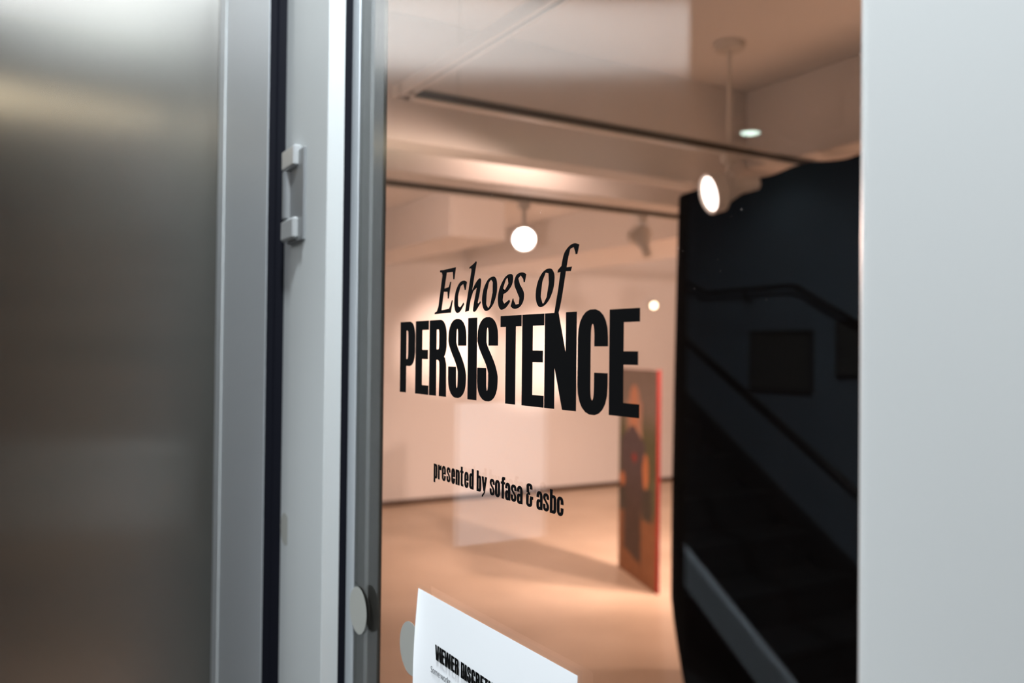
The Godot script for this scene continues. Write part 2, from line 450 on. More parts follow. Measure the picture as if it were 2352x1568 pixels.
# --- condensed grotesque: every letter is a set of bands between a left and a right line, in a box w wide and h high
func arc(o: PackedVector2Array, cx: float, cy: float, rx: float, ry: float, a0: float, a1: float, n := 11):
	for k in n + 1:
		var a := deg_to_rad(lerpf(a0, a1, k / float(n)))
		# fuller than a circle: the corners of this face are square-shouldered
		var cs := cos(a); var sn := sin(a)
		o.append(V(cx + rx * signf(cs) * pow(absf(cs), 0.9), cy + ry * signf(sn) * pow(absf(sn), 0.9)))

func rect(x0: float, y0: float, x1: float, y1: float) -> Array:
	return [PackedVector2Array([V(x0, y0), V(x0, y1)]), PackedVector2Array([V(x1, y0), V(x1, y1)])]

func slant(x0: float, y0: float, x1: float, y1: float, wa: float, wb: float) -> Array:
	return [PackedVector2Array([V(x0, y0), V(x1, y1)]), PackedVector2Array([V(x0 + wa, y0), V(x1 + wb, y1)])]

# open bowl: from (x side, ya) over the top, down the left, under the bottom, up to (x side, yb)
func bowl_c(x0: float, y0: float, x1: float, y1: float, t: float, th: float, ya: float, yb: float, flip := false) -> Array:
	var o := PackedVector2Array(); var i := PackedVector2Array()
	var rx := (x1 - x0) / 2; var ry := minf(rx * 1.15, (y1 - y0) * 0.3); var ix := rx - t; var iy := maxf(ry - th, 0.15 * ry)
	var cx := (x0 + x1) / 2
	o.append(V(x1, ya)); i.append(V(x1 - t, ya))
	arc(o, cx, y1 - ry, rx, ry, 0, 180); arc(i, cx, y1 - ry, ix, iy, 0, 180)
	arc(o, cx, y0 + ry, rx, ry, 180, 360); arc(i, cx, y0 + ry, ix, iy, 180, 360)
	o.append(V(x1, yb)); i.append(V(x1 - t, yb))
	if flip:
		for k in o.size():
			o[k].x = x0 + x1 - o[k].x; i[k].x = x0 + x1 - i[k].x
	return [o, i]

# half bowl closed against a stem at x0: runs out along the top, round the right side and back along the bottom
func bowl_d(x0: float, y0: float, x1: float, y1: float, t: float, th: float, tb: float, flip := false) -> Array:
	var o := PackedVector2Array(); var i := PackedVector2Array()
	var rx := (x1 - x0) * 0.62; var ry := minf(rx * 1.1, (y1 - y0) * 0.42); var ix := maxf(rx - t, 0.12 * rx); var iy := minf(maxf(ry - th, 0.2 * ry), (y1 - y0 - th - tb) * 0.49)
	o.append(V(x0, y1)); i.append(V(x0, y1 - th))
	arc(o, x1 - rx, y1 - ry, rx, ry, 90, 0); arc(i, x1 - t - ix, y1 - th - iy, ix, iy, 90, 0)
	arc(o, x1 - rx, y0 + ry, rx, ry, 0, -90); arc(i, x1 - t - ix, y0 + tb + iy, ix, iy, 0, -90)
	o.append(V(x0, y0)); i.append(V(x0, y0 + tb))
	if flip:
		for k in o.size():
			o[k].x = x0 + x1 - o[k].x; i[k].x = x0 + x1 - i[k].x
	return [o, i]

func shape_s(w: float, h: float, t: float, th: float) -> Array:
	var a := PackedVector2Array(); var b := PackedVector2Array()
	var rx := w / 2; var ry := minf(rx * 1.1, h * 0.24); var ix := rx - t; var iy := maxf(ry - th, 0.2 * ry)
	var yt := h * 0.66; var yl := h * 0.395
	a.append(V(w, yt)); b.append(V(w - t, yt))
	arc(a, rx, h - ry, rx, ry, 0, 180); arc(b, rx, h - ry, ix, iy, 0, 180)
	# the spine
	for k in 9:
		var q := k / 8.0; var e := q * q * (3 - 2 * q)
		var ya := lerpf(h * 0.715, h * 0.335, q); var yb := lerpf(h * 0.70, h * 0.30, q)
		a.append(V(lerpf(0.0, w - t, lerpf(q, e, 0.6)), ya)); b.append(V(lerpf(t, w, lerpf(q, e, 0.6)), yb + h * 0.03 * sin(PI * q)))
	arc(a, rx, ry, ix, iy, 360, 180); arc(b, rx, ry, rx, ry, 360, 180)
	a.append(V(t, yl)); b.append(V(0, yl))
	return [a, b]

# the bands of one letter; xh is the x-height of small letters, h the height of capitals and ascenders
func glyph(ch: String, w: float, h: float, t: float, th: float, xh := 0.0, dp := 0.0) -> Array:
	match ch:
		"I": return [rect(0, 0, w, h)]
		"E": return [rect(0, 0, t, h), rect(0, h - th, w, h), rect(0, h * 0.48, w * 0.95, h * 0.48 + th), rect(0, 0, w, th)]
		"T": return [rect((w - t) / 2, 0, (w + t) / 2, h), rect(0, h - th, w, h)]
		"P": return [rect(0, 0, t, h), bowl_d(t * 0.9, h * 0.375, w, h, t * 1.1, th, th * 0.8)]
		"D": return [rect(0, 0, t, h), bowl_d(t * 0.9, 0, w, h, t, th, th)]
		"R":
			var a := PackedVector2Array([V(t * 0.9, h * 0.555), V(w * 0.62, h * 0.555), V(w * 0.80, h * 0.545), V(w * 0.92, h * 0.50), V(w * 0.985, h * 0.42), V(w * 0.99, h * 0.3), V(w, 0)])
			var b := PackedVector2Array([V(t * 0.9, h * 0.475), V(w * 0.5, h * 0.475), V(w * 0.55, h * 0.465), V(w * 0.585, h * 0.45), V(w * 0.6, h * 0.40), V(w * 0.6, h * 0.3), V(w - t * 0.98, 0)])
			return [rect(0, 0, t, h), bowl_d(t * 0.9, h * 0.475, w, h, t, th, th * 1.1), [a, b]]
		"N": return [rect(0, 0, t, h), rect(w - t, 0, w, h), slant(w * 0.575, 0, 0, h, w * 0.425, w * 0.44)]
		"V": return [slant(w * 0.24, 0, 0, h, t * 0.95, t), slant(w * 0.76 - t * 0.95, 0, w - t, h, t * 0.95, t), rect(w * 0.26, 0, w * 0.74, h * 0.06)]
		"W": return [slant(w * 0.13, 0, 0, h, t * 0.95, t * 0.95), slant(w * 0.5 - t * 0.95 - w * 0.13, 0, w * 0.5 - t * 0.5, h, t * 0.95, t * 0.95), slant(w * 0.5 + w * 0.13, 0, w * 0.5 - t * 0.45, h, t * 0.95, t * 0.95), slant(w * 0.87 - t * 0.95, 0, w - t * 0.95, h, t * 0.95, t * 0.95)]
		"S": return [shape_s(w, h, t, th)]
		"C": return [bowl_c(0, -h * 0.02, w, h * 1.015, t, th * 1.15, h * 0.65, h * 0.395)]
		"O": return [bowl_c(0, -h * 0.02, w, h * 1.015, t, th * 1.15, h * 0.5, h * 0.5)]
		"o": return [bowl_c(0, -xh * 0.02, w, xh * 1.02, t, th, xh * 0.5, xh * 0.5)]
		"c": return [bowl_c(0, -xh * 0.02, w, xh * 1.02, t, th, xh * 0.60, xh * 0.42)]
		"s": return [shape_s(w, xh, t * 0.92, th)]
		"e": return [bowl_c(0, -xh * 0.02, w, xh * 1.02, t, th, xh * 0.45, xh * 0.36), rect(t * 0.8, xh * 0.45, w, xh * 0.55)]
		"p": return [rect(0, -dp, t, xh), bowl_d(t * 0.9, 0, w, xh, t, th, th)]
		"b": return [rect(0, 0, t, h), bowl_d(t * 0.9, 0, w, xh, t, th, th)]
		"d": return [rect(w - t, 0, w, h), bowl_d(0, 0, w - t * 0.9, xh, t, th, th, true)]
		"n":
			var g := bowl_d(t * 0.9, -xh, w, xh, t, th, th)
			var o := PackedVector2Array(); var i := PackedVector2Array()
			for k in 14:
				o.append(g[0][k]); i.append(g[1][k])
			o[13] = V(w, 0); i[13] = V(w - t, 0)
			return [rect(0, 0, t, xh), [o, i]]
		"r": return [rect(0, 0, t, xh), slant(t * 0.9, xh * 0.66, t * 0.9, xh * 0.86, w - t * 0.9, w - t * 0.9), [PackedVector2Array([V(t * 0.9, xh * 0.86), V(w * 0.7, xh * 0.97), V(w, xh)]), PackedVector2Array([V(t * 0.9, xh * 0.66), V(w * 0.7, xh * 0.80), V(w, xh * 0.84)])]]
		"t": return [rect(w * 0.2, xh * 0.1, w * 0.2 + t, h * 0.98), rect(0, xh * 0.86, w, xh), [PackedVector2Array([V(w * 0.2, xh * 0.16), V(w * 0.26, xh * 0.03), V(w * 0.5, 0), V(w, 0)]), PackedVector2Array([V(w * 0.2 + t * 0.9, xh * 0.22), V(w * 0.2 + t, xh * 0.16), V(w * 0.8, xh * 0.15), V(w, xh * 0.15)])]]
		"f": return [rect(w * 0.22, 0, w * 0.22 + t, xh * 1.05), rect(0, xh * 0.86, w, xh), [PackedVector2Array([V(w * 0.22, xh * 1.0), V(w * 0.24, h * 0.93), V(w * 0.42, h * 0.995), V(w, h)]), PackedVector2Array([V(w * 0.22 + t, xh * 1.0), V(w * 0.24 + t, h * 0.86), V(w * 0.85, h * 0.87), V(w, h * 0.87)])]]
		"y": return [slant(w * 0.33, xh * 0.12, 0, xh, t * 0.9, t), [PackedVector2Array([V(w * 0.08, -dp), V(w * 0.2, -dp), V(w * 0.33, -dp * 0.7), V(w * 0.42, xh * 0.05), V(w - t, xh)]), PackedVector2Array([V(w * 0.08, -dp * 0.55), V(w * 0.12, -dp * 0.55), V(w * 0.3, -dp * 0.1), V(w * 0.62, xh * 0.0), V(w, xh)])]]
		"a":
			var top := PackedVector2Array([V(0, xh * 0.66)]); var ti := PackedVector2Array([V(t, xh * 0.66)])
			var rx := w / 2
			arc(top, rx, xh * 1.02 - rx * 1.05, rx, rx * 1.05, 180, 0); arc(ti, rx, xh * 1.02 - rx * 1.05, rx - t, maxf(rx * 1.05 - th, 0.2 * rx), 180, 0)
			return [rect(w - t, 0, w, xh * 0.72), [top, ti], bowl_d(0, -xh * 0.02, w - t * 0.9, xh * 0.56, t, th * 0.9, th, true)]
		"&":
			var up := bowl_c(w * 0.03, h * 0.52, w * 0.86, h * 1.01, t, th, h * 0.76, h * 0.6)
			var lo := bowl_c(0, -h * 0.02, w * 0.86, h * 0.60, t, th, h * 0.44, h * 0.36)
			var uo := PackedVector2Array(); var ui := PackedVector2Array(); var lw := PackedVector2Array(); var li := PackedVector2Array()
			for k in 15:
				uo.append(up[0][k] if k < 13 else V(w * 0.06, h * 0.70 - (k - 13) * h * 0.10)); ui.append(up[1][k] if k < 13 else V(w * 0.06 + t, h * 0.66 - (k - 13) * h * 0.06))
			for k in range(9, lo[0].size()):
				lw.append(lo[0][k]); li.append(lo[1][k])
			return [[uo, ui], [lw, li], rect(w * 0.2, h * 0.51, w * 0.56, h * 0.62), rect(w * 0.56, h * 0.33, w, h * 0.46)]
	return []

func letter(ch: String, parent: Node, x: float, y: float, z: float, w: float, h: float, t: float, th: float, m: Material, film: float, xh := 0.0, dp := 0.0, turn := 0.0):
	var s := st()
	var bands := glyph(ch, w, h, t, th, xh, dp)
	for n in bands.size():
		var L: PackedVector2Array = bands[n][0]; var R: PackedVector2Array = bands[n][1]
		var lift := film * (1.0 + 0.02 * n)
		for k in L.size() - 1:
			quad(s, Vector3(L[k].x, L[k].y, lift), Vector3(L[k + 1].x, L[k + 1].y, lift), Vector3(R[k + 1].x, R[k + 1].y, lift), Vector3(R[k].x, R[k].y, lift), Vector3.BACK)
		var c := L.duplicate(); var rv := R.duplicate(); rv.reverse(); c.append_array(rv)
		for k in c.size():
			var a := c[k]; var b := c[(k + 1) % c.size()]; var d := b - a
			if d.length() < 1e-6: continue
			quad(s, Vector3(a.x, a.y, 0), Vector3(b.x, b.y, 0), Vector3(b.x, b.y, lift), Vector3(a.x, a.y, lift), Vector3(d.y, -d.x, 0))
	var o := obj("letter", s, m, parent)
	o.position = Vector3(x, y, z); o.rotation.z = turn

func build_lettering():
	var z := GZ + 0.0001; var th := 0.00015
	# "Echoes of": a condensed italic serif, in tenths of a millimetre from (-0.8, 1.579)
	var t := thing("vinyl_title", "black italic serif words Echoes of on the glass door above the heavy capitals", "lettering", Vector3(-0.8, 1.579, z))
	var G := [
		"762 54c,766 69c,811 80,831 93,842 121,879 256,920 406,921 422,907 430,868 439c,873 456c,958 453,1064 456,1189 459c,1160 354c,1140 353c,1134 408,1128 421,1111 427,1010 424c,965 281c,1021 281,1045 287,1064 309,1078 336c,1099 336c,1056 187c,1034 187c,1032 237,1026 249,1010 254,953 253c,909 87c,1026 88,1053 93,1076 108,1113 168c,1136 169c,1098 57c,932 57",
		"1401 313c,1377 246c,1357 246c,1349 281,1336 297,1319 303,1290 291,1262 255,1240 215,1232 164,1239 119,1253 102,1269 97,1298 110,1338 139c,1353 123c,1306 82,1266 58,1226 50,1188 66,1168 105,1162 147,1177 219,1209 272,1260 314,1308 328,1351 329,1384 321",
		"1371 56c,1426 232,1480 408,1478 422,1467 427,1441 425c,1446 440c,1505 456,1560 481c,1573 472c,1535 359,1491 227c,1524 264,1578 310,1625 330,1646 325,1654 308,1647 266,1625 189,1598 124,1603 114,1613 117,1643 137c,1653 125c,1610 91,1563 56,1535 51,1518 59,1519 84,1533 134,1579 254,1572 266,1551 255,1517 227,1483 186,1467 147,1440 61c",
		"1859 329,1895 319,1916 293,1924 254,1921 201,1904 158,1870 109,1825 73,1786 56,1750 50,1719 57,1694 79,1677 115,1673 154,1682 196,1705 246,1748 292,1793 319|1829 305,1845 298,1854 279,1856 240,1850 187,1833 135,1810 94,1789 78,1775 76,1758 84,1745 112,1744 154,1756 207,1773 260,1796 292,1814 303",
		"2119 128c,2133 111c,2096 82,2057 61,2000 51,1971 61,1950 85,1940 124,1942 168,1961 220,2001 270,2052 310,2097 327,2136 330,2161 324,2175 307,2173 273,2155 240,2116 208,2071 187,2015 173c,2012 150,2019 117,2030 104,2048 98,2073 105|2019 200c,2025 228,2041 264,2069 294,2094 305,2109 297,2112 277,2101 249,2076 222,2043 205",
		"2372 311c,2352 252c,2334 252c,2329 277,2314 297,2292 308,2268 303,2256 287,2261 264,2283 235,2319 199,2340 167,2341 131,2328 101,2300 74,2262 57,2213 50,2175 56,2142 73c,2173 133c,2185 133c,2190 110,2207 89,2232 81,2256 82,2275 95,2278 120,2266 149,2238 184,2205 223,2194 260,2203 288,2227 315,2268 328,2311 330,2345 323",
		"2700 330,2730 321,2754 295,2764 262,2755 196,2730 143,2687 93,2637 62,2586 49,2552 56,2527 80,2512 117,2511 162,2524 214,2555 265,2602 307,2653 327|2663 306,2680 299,2691 278,2692 241,2683 182,2667 131,2644 95,2624 78,2611 75,2593 87,2580 117,2584 166,2597 225,2617 276,2640 300",
		"3072 469c,3049 404c,3026 405c,3021 435,3009 452,2996 459,2974 455,2953 438,2941 407,2917 321c,2986 322c,2971 289c,2909 293c,2876 164,2842 50,2822 4c,2814 -7c,2765 -5c,2787 56,2814 175,2841 293c,2801 291c,2808 310c,2847 321c,2865 381,2887 426,2921 455,2965 477,3014 484,3050 477"]
	for g in G:
		var loops: PackedStringArray = g.split("|"); var s := st()
		if loops.size() == 1: film_face(s, outline(loops[0]), 0.0, th)
		else: film_ring(s, outline(loops[0]), outline(loops[1]), 0.0, th)
		obj("letter", s, M.vinyl, t)
	# "PERSISTENCE": left edge and width of every capital
	t = thing("vinyl_title", "heavy black condensed capitals reading PERSISTENCE across the glass door", "lettering", Vector3(0, 1.509, z + 0.00005))
	var caps := [["P", -0.8014, 0.0358], ["E", -0.7647, 0.0297], ["R", -0.7336, 0.0358], ["S", -0.6942, 0.0344], ["I", -0.6568, 0.0162], ["S", -0.6398, 0.0347], ["T", -0.6012, 0.0323], ["E", -0.5677, 0.0311], ["N", -0.5358, 0.0409], ["C", -0.4934, 0.0346], ["E", -0.4573, 0.0315]]
	for c in caps:
		letter(c[0], t, c[1], 0, 0, c[2], 0.070, 0.0156 if c[0] == "S" else (0.0152 if c[0] != "N" else 0.0134), 0.0088, M.vinyl, th)
	# the small line
	t = thing("vinyl_credit", "small black lower-case line presented by sofasa & asbc on the glass", "lettering", Vector3(0, 1.4330, z))
	var small := [["p", -0.7215, 0.0077], ["r", -0.7126, 0.0071], ["e", -0.7046, 0.0081], ["s", -0.6950, 0.0077], ["e", -0.6858, 0.0075], ["n", -0.6773, 0.0077], ["t", -0.6688, 0.0062], ["e", -0.6609, 0.0078], ["d", -0.6518, 0.0079], ["b", -0.6387, 0.0081], ["y", -0.6301, 0.0092], ["s", -0.6163, 0.0082], ["o", -0.6076, 0.0082], ["f", -0.5983, 0.0068], ["a", -0.5913, 0.0080], ["s", -0.5825, 0.0084], ["a", -0.5733, 0.0084], ["&", -0.5597, 0.0101], ["a", -0.5451, 0.0085], ["s", -0.5360, 0.0080], ["b", -0.5269, 0.0084], ["c", -0.5178, 0.0086]]
	for c in small:
		letter(c[0], t, c[1], 0, 0, c[2], 0.0173, 0.00355, 0.0023, M.vinyl, th, 0.0134, 0.0036)

# ------------------------------------------------------------------ notices and dots on the glass
func build_notices():
	for d in [[-0.9057, 1.2630, -0.3483, "frosted grey dot sticker overlapping the dark metal stile beside the glass", 0.0255], [-0.7680, 1.2620, GZ + 0.0003, "frosted grey dot sticker half hidden behind the white notice", 0.0255], [-1.1165, 1.3166, -0.3277, "pale dot sticker on the aluminium door stile below the hinge", 0.0205]]:
		var s := st(); lathe(s, [V(0, 0), V(d[4], 0), V(d[4], 0.00012), V(d[4] - 0.0001, 0.0002), V(0, 0.0002)], Vector3.ZERO, Vector3.BACK, 40)
		var o := obj("dot_sticker", s, M.dot, null); o.position = Vector3(d[0], d[1], d[2] if d[0] > -0.85 else d[2])
		tag(o, d[3], "sticker", "safety dots on the door")
	# printed notice on the glass, its hinge-side edge bowed off the pane
	var t := thing("paper_notice", "white printed paper notice headed VIEWER DISCRETION taped low on the glass", "notice", Vector3(-0.7507, 1.3245, GZ + 0.0008))
	var tilt := 0.0074
	t.rotation.z = tilt
	var W := 0.2613; var H := 0.215
	var s := st(); var nx := 90; var ny := 24
	var grid := []
	for j in ny + 1:
		var row := []
		for i in nx + 1:
			var u := i / float(nx); var v := j / float(ny)
			var bow := 0.0050 * exp(-u * 18.0) * sin(clampf(v * 2.0, 0, 1) * PI * 0.62)
			row.append(Vector3(u * W, -v * H, bow))
		grid.append(row)
	for j in ny:
		for i in nx:
			var q := [grid[j][i], grid[j][i + 1], grid[j + 1][i + 1], grid[j + 1][i]]
			quad(s, q[0], q[1], q[2], q[3], Vector3.BACK)
			var b := Vector3(0, 0, -0.0003)
			quad(s, q[0] + b, q[1] + b, q[2] + b, q[3] + b, Vector3.FORWARD)
	obj("sheet", s, M.paper, t)
	part_box("clear_film", Vector3(-0.004, -H - 0.004, -0.0006), Vector3(W + 0.005, 0.0045, -0.00035), M.film, t, 0.0001)
	var px := -0.7507
	var head := [["V", -0.7108, 0.0081], ["I", -0.7020, 0.0032], ["E", -0.6981, 0.0061], ["W", -0.6921, 0.0125], ["E", -0.6787, 0.0061], ["R", -0.6718, 0.0072], ["D", -0.6604, 0.0071], ["I", -0.6528, 0.0031], ["S", -0.6488, 0.0066], ["C", -0.6412, 0.0067], ["R", -0.6337, 0.0070], ["E", -0.6255, 0.0060], ["T", -0.6190, 0.0061], ["I", -0.6119, 0.0031], ["O", -0.6082, 0.0068], ["N", -0.6004, 0.0072]]
	for c in head:
		letter(c[0], t, c[1] - px, -0.0547 - 0.0074 * (c[1] - px), 0.0012, c[2], 0.0136, 0.0029, 0.0021, M.vinyl, 0.0001)
	var small := TextMesh.new(); small.text = "Some works"; var sf := SystemFont.new(); sf.font_names = PackedStringArray(["Droid Sans"]); small.font = sf
	small.font_size = 32; small.pixel_size = 0.000232; small.depth = 0.0001; small.horizontal_alignment = HORIZONTAL_ALIGNMENT_LEFT; small.vertical_alignment = VERTICAL_ALIGNMENT_BOTTOM
	var o := obj("text_line", small, mat(Color(0.22, 0.23, 0.25), 0.6), t)
	o.position = Vector3(-0.7199 - px, -0.0708, 0.0013)
	# dust and wipe marks on the pane where the far lamp lights them up
	var rng := RandomNumberGenerator.new(); rng.seed = 21
	s = st()
	for k in 260:
		var a := rng.randf() * TAU; var rad := 0.075 * pow(rng.randf(), 0.8)
		if k % 4 == 0: rad = rng.randf_range(0.02, 0.2)
		var c := Vector3(-0.562 + cos(a) * rad * 1.3, 1.634 + sin(a) * rad * 0.8, GZ + 0.00006)
		if c.x < -0.84 or c.x > -0.3: continue
		var d := Vector3(cos(a + 0.6), sin(a + 0.6), 0) * rng.randf_range(0.0001, 0.00028) * (4.0 if k % 17 == 0 else 1.0)
		var q := Vector3(-d.y, d.x, 0).normalized() * rng.randf_range(0.00009, 0.0002)
		quad(s, c - d, c + q, c + d, c - q, Vector3.BACK)
	var dust := obj("dust", s, M.dust); dust.set_meta("kind", "stuff")
	tag(dust, "scattered white dust specks and wipe marks on the glass around the dazzling spotlight", "dust")
	# a second sheet on the steel return, seen mirrored in the glass
	s = st(); box(s, Vector3(-1.4496, 1.182, 0.0445), Vector3(-1.4490, 1.452, 0.2445), 0.0001)
	tag(obj("paper_sheet", s, M.paper), "plain white paper sheet on the brushed steel, seen mirrored in the glass", "paper")

# ------------------------------------------------------------------ the gallery
func build_gallery():
	# ---- suspended rails
	var ty := 2.337
	var t := thing("light_track", "white lighting rail bent at a corner, hung near the glass front", "light track", Vector3.ZERO, "lighting rails in the gallery")
	rail_piece(t, Vector3(-2.41, ty, -1.05), Vector3(-2.41, ty, -7.6))
	rail_piece(t, Vector3(-2.43, ty, -1.05), Vector3(1.6, ty, -1.05))
	part_box("corner_joint", Vector3(-2.4355, ty - 0.019, -1.0755), Vector3(-2.3845, ty + 0.019, -1.0245), M.track, t, 0.003)
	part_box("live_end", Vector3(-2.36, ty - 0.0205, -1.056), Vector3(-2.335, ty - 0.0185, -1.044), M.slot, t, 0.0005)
	for q in [[-2.41, -2.41], [0.6, -1.05]]:
		var s := st(); lathe(s, [V(0, 0.0), V(0.05, 0.0), V(0.056, 0.006), V(0.06, 0.026), V(0.06, 0.03), V(0, 0.03)], Vector3(q[0], 2.72, q[1]), Vector3.UP)
		obj("canopy", s, M.track, t)
		s = st(); tube(s, [Vector3(q[0], 2.722, q[1]), Vector3(q[0], ty + 0.018, q[1])], 0.0085)
		obj("stem", s, M.track, t)
	for q in [[-2.41, -1.24], [-2.41, -5.2]]:
		var s := st(); tube(s, [Vector3(q[0], 2.75, q[1]), Vector3(q[0], ty + 0.018, q[1])], 0.003, 8)
		obj("hanger_wire", s, M.track, t)
	t = thing("light_track", "straight white lighting rail hung beyond the deep beams", "light track", Vector3.ZERO, "lighting rails in the gallery")
	rail_piece(t, Vector3(-3.76, ty, -0.9), Vector3(-3.76, ty, -6.4))
	for z in [-1.3, -2.32, -4.9]:
		var s := st(); tube(s, [Vector3(-3.76, 2.75, z), Vector3(-3.76, ty + 0.018, z)], 0.005, 8)
		obj("hanger_rod", s, M.track, t)
	t = thing("light_track", "short white lighting rail under the far soffit, hidden by the curtain", "light track", Vector3.ZERO, "lighting rails in the gallery")
	rail_piece(t, Vector3(-5.6, ty, -5.2), Vector3(-5.6, ty, -7.6))
	for z in [-5.5, -7.3]:
		var s := st(); tube(s, [Vector3(-5.6, 2.75, z), Vector3(-5.6, ty + 0.018, z)], 0.005, 8)
		obj("hanger_rod", s, M.track, t)
	# ---- heads
	var warm := Color(1.0, 0.835, 0.755)
	track_head(ty - 0.019, Vector3(-2.41, 2.185, -2.41), Vector3(-0.317, -0.27, 0.917), "white spotlight on the near rail, lens aglow in front of the black curtain", 5.0, 5.0, 30, 0.8, warm)
	track_head(ty - 0.019, Vector3(-3.76, 2.14, -2.32), Vector3(3.6, -1.2, 2.15), "spotlight on the far rail turned to the viewer, a dazzling disc", 30.0, 5.0, 19, 0.8, warm, 0.8)
	track_head(ty - 0.019, Vector3(-3.76, 2.175, -3.10), Vector3(-0.58, 0.80, -0.1), "grey-looking spotlight on the far rail beside the curtain edge, tail down", 3.0, 0.5, 40, 1.0, warm, 0.85)
	track_head(ty - 0.019, Vector3(-3.76, 2.175, -4.05), Vector3(-0.75, -0.78, 0.05), "spotlight on the far rail behind the curtain, above the painting", 6.0, 6.0, 48, 0.8, warm)
	track_head(ty - 0.019, Vector3(-3.76, 2.175, -5.4), Vector3(-0.75, 0.62, -0.1), "added fill spotlight at the far end of the far rail, turned up to the ceiling", 3.0, 4.0, 60, 1.0, warm)  # hidden uplight added to lift the gallery ceiling
	track_head(ty - 0.019, Vector3(-5.6, 2.175, -5.5), Vector3(-2.43, -0.52, 1.41), "spotlight on the hidden far rail aimed at the bright wall patch further along", 6.0, 19.0, 12, 1.0, warm)
	track_head(ty - 0.019, Vector3(-5.6, 2.175, -7.0), Vector3(-2.43, -0.66, 1.77), "spotlight on the hidden far rail aimed at the wall nearer the painting", 6.0, 19.0, 12, 1.0, warm)
	track_head(ty - 0.019, Vector3(-3.76, 2.175, -1.02), Vector3(-0.85, -1.4, -2.78), "added unseen spotlight at the near end of the far rail aimed at the painted panel", 6.0, 8.0, 24, 0.9, warm)  # added out of view as front light for the painting
	track_head(ty - 0.019, Vector3(-2.41, 2.175, -4.2), Vector3(-1.9, -2.1, -0.7), "added fill flood on the near rail behind the curtain, lighting the floor", 6.0, 9.5, 62, 1.0, warm)  # wide fill added for ambient bounce off the floor
	track_head(ty - 0.019, Vector3(-2.41, 2.175, -5.9), Vector3(0.7, -2.1, 0.3), "added fill spotlight on the near rail well behind the curtain, first of two floods", 6.0, 7.5, 60, 1.0, warm)  # unseen flood added to raise the gallery ambient
	track_head(ty - 0.019, Vector3(-2.41, 2.175, -7.2), Vector3(0.7, -2.1, -0.2), "added fill spotlight at the far end of the near rail, last of two floods", 6.0, 7.5, 60, 1.0, warm)  # second unseen flood, added for the same ambient fill
	track_head(ty - 0.019, Vector3(-0.5, 2.175, -1.05), Vector3(0.2, -2.0, -0.5), "added fill spotlight on the rail along the glass, over the front strip of floor", 6.0, 4.3, 58, 1.0, warm)  # added out of view, its floor bounce brightens the front ceiling
	track_head(ty - 0.019, Vector3(1.0, 2.175, -1.05), Vector3(-0.2, -2.0, -0.5), "added fill spotlight at the far end of the rail along the glass", 6.0, 4.3, 58, 1.0, warm)  # another added fill for the front ceiling, out of view
	track_head(ty - 0.019, Vector3(-3.76, 2.175, -1.25), Vector3(-2.6, -0.75, -1.5), "added fill spotlight near the glass end of the far rail, flooding the far wall", 6.0, 3.2, 55, 1.0, warm)  # flood added to brighten the dark beam face and far wall
	# spot between the two beams: washes a streak on the second one
	t = thing("recessed_spotlight", "small recessed spotlight hidden between two ceiling beams", "spotlight", Vector3(-3.12, 2.735, -2.02))
	var s := st(); lathe(s, [V(0.03, 0.0), V(0.045, 0.0), V(0.047, 0.004), V(0.047, 0.015), V(0.03, 0.015), V(0.03, 0.0)], Vector3.ZERO, Vector3.UP)
	obj("ring", s, M.track, t)
	s = st(); lathe(s, [V(0.0, 0.006), V(0.03, 0.006)], Vector3.ZERO, Vector3.UP)
	obj("lens", s, glow(warm, 3.0), t)
	var l := SpotLight3D.new(); l.name = "lamp"; t.add_child(l); l.light_color = warm; l.light_energy = 0.6; l.spot_angle = 70; l.spot_angle_attenuation = 1.0; l.light_size = 0.03; l.shadow_enabled = true; l.spot_range = 5.0; l.spot_attenuation = 2.0
	l.position = Vector3(0, -0.01, 0); l.look_at_from_position(t.position + l.position, Vector3(-3.36, 2.3, -2.02), Vector3.RIGHT)
	# small wall light just left of the curtain
	t = thing("wall_light", "tiny bright wall lamp low on the far wall beside the curtain edge", "wall lamp", Vector3(-8.03, 2.14, -6.74))
	s = st(); lathe(s, [V(0, 0), V(0.04, 0), V(0.04, 0.012), V(0.012, 0.014), V(0.012, 0.06), V(0, 0.06)], Vector3.ZERO, Vector3.RIGHT, 16)
	obj("bracket", s, M.track, t)
	s = st(); lathe(s, [V(0, -0.05), V(0.03, -0.05), V(0.042, 0.03), V(0.045, 0.05), V(0.04, 0.05)], Vector3(0.07, 0, 0), Vector3(0.8, -0.35, 0.5), 18)
	obj("shade", s, M.track, t)
	s = st(); lathe(s, [V(0.041, 0.048), V(0.0, 0.052)], Vector3(0.07, 0, 0), Vector3(0.8, -0.35, 0.5), 18)
	obj("lens", s, glow(Color(1.0, 0.9, 0.75), 6.0), t)
	l = SpotLight3D.new(); l.name = "lamp"; t.add_child(l); l.light_color = warm; l.light_energy = 0.3; l.spot_angle = 30; l.light_size = 0.03; l.shadow_enabled = true; l.spot_range = 6.0; l.spot_attenuation = 2.0
	l.look_at_from_position(t.position + Vector3(0.16, -0.04, 0.06), t.position + Vector3(0.96, -0.4, 0.56), Vector3.UP)
	build_curtain()
	build_painting()

